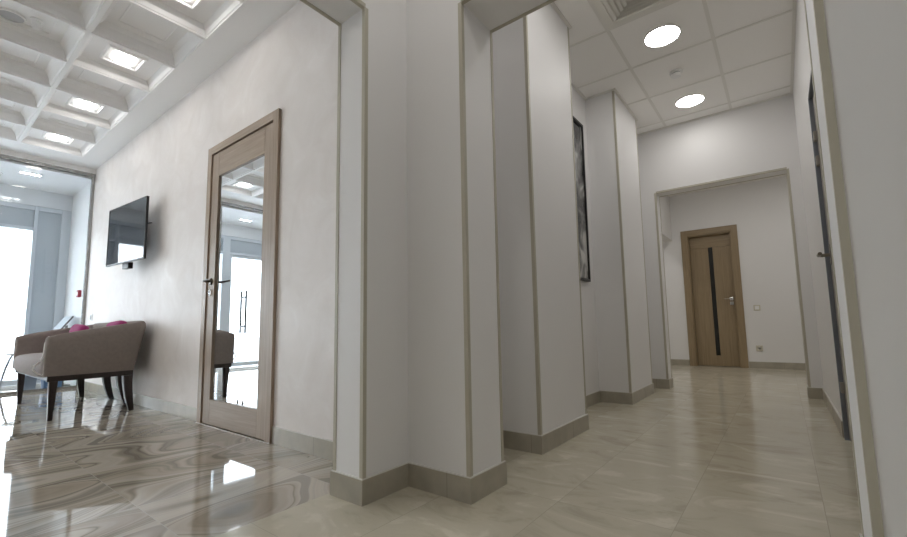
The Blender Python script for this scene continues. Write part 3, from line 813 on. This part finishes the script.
# seat cushion
m = MB()
sw, sd, sh = hwid - .100, .30, .085
NX, NY = 24, 12
def se(t_, e): return math.copysign(abs(t_) ** e, t_)
grid = []
ring_n = 40
rr = []
for k in range(13):
    ph = -PI / 2 + PI * k / 12
    cz_, cr = se(math.sin(ph), .45), se(math.cos(ph), .28)
    ring = []
    for q in range(ring_n * 2):
        th = 2 * PI * q / (ring_n * 2)
        x = sw * cr * se(math.cos(th), .16); y = sd * cr * se(math.sin(th), .16)
        if y < 0: y -= .03 * (1 - (x / sw) ** 2) * cr
        z = sh * cz_ + (.018 * (1 - (x / sw) ** 2) * (1 - (y / sd) ** 2 if abs(y) < sd else 0) if cz_ > 0 else 0)
        ring.append((x, y - .045, z + .40))
    rr.append(ring)
m.rings(rr).build('seat_cushion', SEATF, sc_, True)
m = MB()
m.sweep([(hwid - .098, yf + .02, .345), (hwid - .098, yf - .045, .365), (hwid - .098, yf - .075, .40), (hwid - .098, yf - .068, .43), (hwid - .097, yf - .035, .462), (hwid - .094, yf - .022, .50), (hwid - .093, yf - .016, .60), (hwid - .088, yf - .004, .635), (hwid - .070, yf - .002, .652)], .006)
m.build('piping', PIPE, sc_, True)
# dark base rail
def rail_ring(i):
    p = Vector(path[i]); n = inward(i); lean = .065 * max(0, (p.y - yf) / (yb - yf)) ** 2
    return [((p + n * (a + lean)).x, (p + n * (a + lean)).y, z) for a, z in ((.028, .302), (.024, .344), (.07, .344), (.07, .302))]
m = MB().rings([rail_ring(i) for i in range(len(path))]); m.box((-hwid + .07, yf + .015, .302), (hwid - .07, yf + .05, .335)); m.build('base_rail', DARKWOOD, sc_)
def leg(pts, sizes): MB().sweep([(p[0] - sc_.location.x, p[1] - sc_.location.y, p[2]) for p in pts], sizes, square=True).build('leg', DARKWOOD, sc_)
for fx_, s_ in ((-4.555, 1), (-5.93, -1)):
    leg([(fx_ - .0 * s_, .785, .303), (fx_ - .008 * s_, .785, .15), (fx_ - .018 * s_, .785, 0)], [.027, .021, .014])
def sabre(xt, yt, xb, yb_):
    leg([(xt + (xb - xt) * u ** 1.6, yt + (yb_ - yt) * u ** 2.0, .303 * (1 - u)) for u in (0, .2, .4, .6, .8, .92, 1)], [.034, .032, .030, .027, .023, .020, .018])
sabre(-4.57, 1.275, -4.55, 1.312); sabre(-5.02, 1.345, -5.0, 1.40); sabre(-5.48, 1.345, -5.45, 1.40); sabre(-5.92, 1.235, -5.95, 1.265)

# cushions on the loveseat
def cushion(name, loc, rot, label, w_=.20, h_=.13, t_=.05):
    m = MB(); rr = []
    for k in range(11):
        ph = -PI / 2 + PI * k / 10
        cr = se(math.cos(ph), .35); dz = t_ * se(math.sin(ph), .9)
        ring = []
        for q in range(48):
            th = 2 * PI * q / 48
            x = w_ * cr * se(math.cos(th), .3); y = h_ * cr * se(math.sin(th), .3)
            ring.append((x, dz, y))
        rr.append(ring)
    o = m.rings(rr).build(name, MAGENTA, None, True); o.location = loc; o.rotation_euler = rot
    tag(o, label, 'cushion', 'magenta cushions on the loveseat')
cushion('cushion', (-5.68, 1.13, .637), (-.30, .05, 0), 'magenta cushion at the glass partition end of the loveseat')
cushion('cushion', (-4.80, 1.215, .652), (-.24, -.04, 0), 'magenta cushion at the end of the loveseat nearest the mirrored door')

# ------------------------------------------------------------------ things in the entrance
t = empty('side_table', (-7.62, 1.0, 0)); tag(t, 'small white stool table with curved legs behind the left loveseat arm', 'table')
MB().lathe([(.14, .415), (.15, .422), (.15, .434), (.14, .44)], (0, 0, 0), 'z', 32).build('tabletop', WHITEM, t, True)
for k in range(3):
    a = -PI / 2 - .35 + 2 * PI * k / 3
    MB().sweep([(math.cos(a) * r_2, math.sin(a) * r_2, z_2) for r_2, z_2 in ((.085, .417), (.11, .36), (.14, .25), (.165, .12), (.18, .0))], .012).build('leg', TABLELEG, t, True)
o = MB().box((-7.98, .30, .0), (-7.40, .79, .012)).build('doormat', MATD); tag(o, 'dark doormat inside the entrance at the left edge', 'doormat')
def bin_(loc, w_, h_, mat, label):
    t = empty('storage_bin', loc); tag(t, label, 'bin', 'plastic bins behind the glass')
    def q(a, z): return [(-a, -a * 1.1, z), (a, -a * 1.1, z), (a, a * 1.1, z), (-a, a * 1.1, z)]
    MB().rings([q(w_ * .86, 0), q(w_, h_), q(w_ * .94, h_), q(w_ * .82, .012)]).build('body', mat, t, bevel=.004)
    m = MB(); m.rings([q(w_ * 1.0, h_), q(w_ * 1.06, h_ + .003), q(w_ * 1.06, h_ + .016), q(w_ * .98, h_ + .022)]); m.build('lid', mat, t, bevel=.003)
bin_((-7.22, 1.02, 0), .062, .16, GREYBIN, 'grey blue plastic bin seen under the loveseat seat')
bin_((-7.20, 1.23, 0), .085, .19, BLUEBOX, 'bright blue plastic bin seen under the loveseat seat')
t = empty('display_stand', (-7.50, 1.36, -.0)); tag(t, 'grey tilted display panel on legs behind the loveseat and the glass', 'display stand')
pr = [(-.075, .73), (-.063, .72), (.047, .885), (.035, .895)]
MB().rings([[(xx, y_, z_) for y_, z_ in pr] for xx in (-.21, .21)]).build('panel', PANELG, t)
m = MB(); m.rings([[(xx, y_, z_) for y_, z_ in pr] for xx in (.211, .245)]); m.build('edge_strip', ALUD, t)
for xx in (-.17, .17):
    m = MB(); m.box((xx - .012, -.02, 0), (xx + .012, .004, .775)); m.box((xx - .015, -.12, 0), (xx + .015, .07, .018)); m.build('leg', ALUD, t)

bpy.context.view_layer.update()
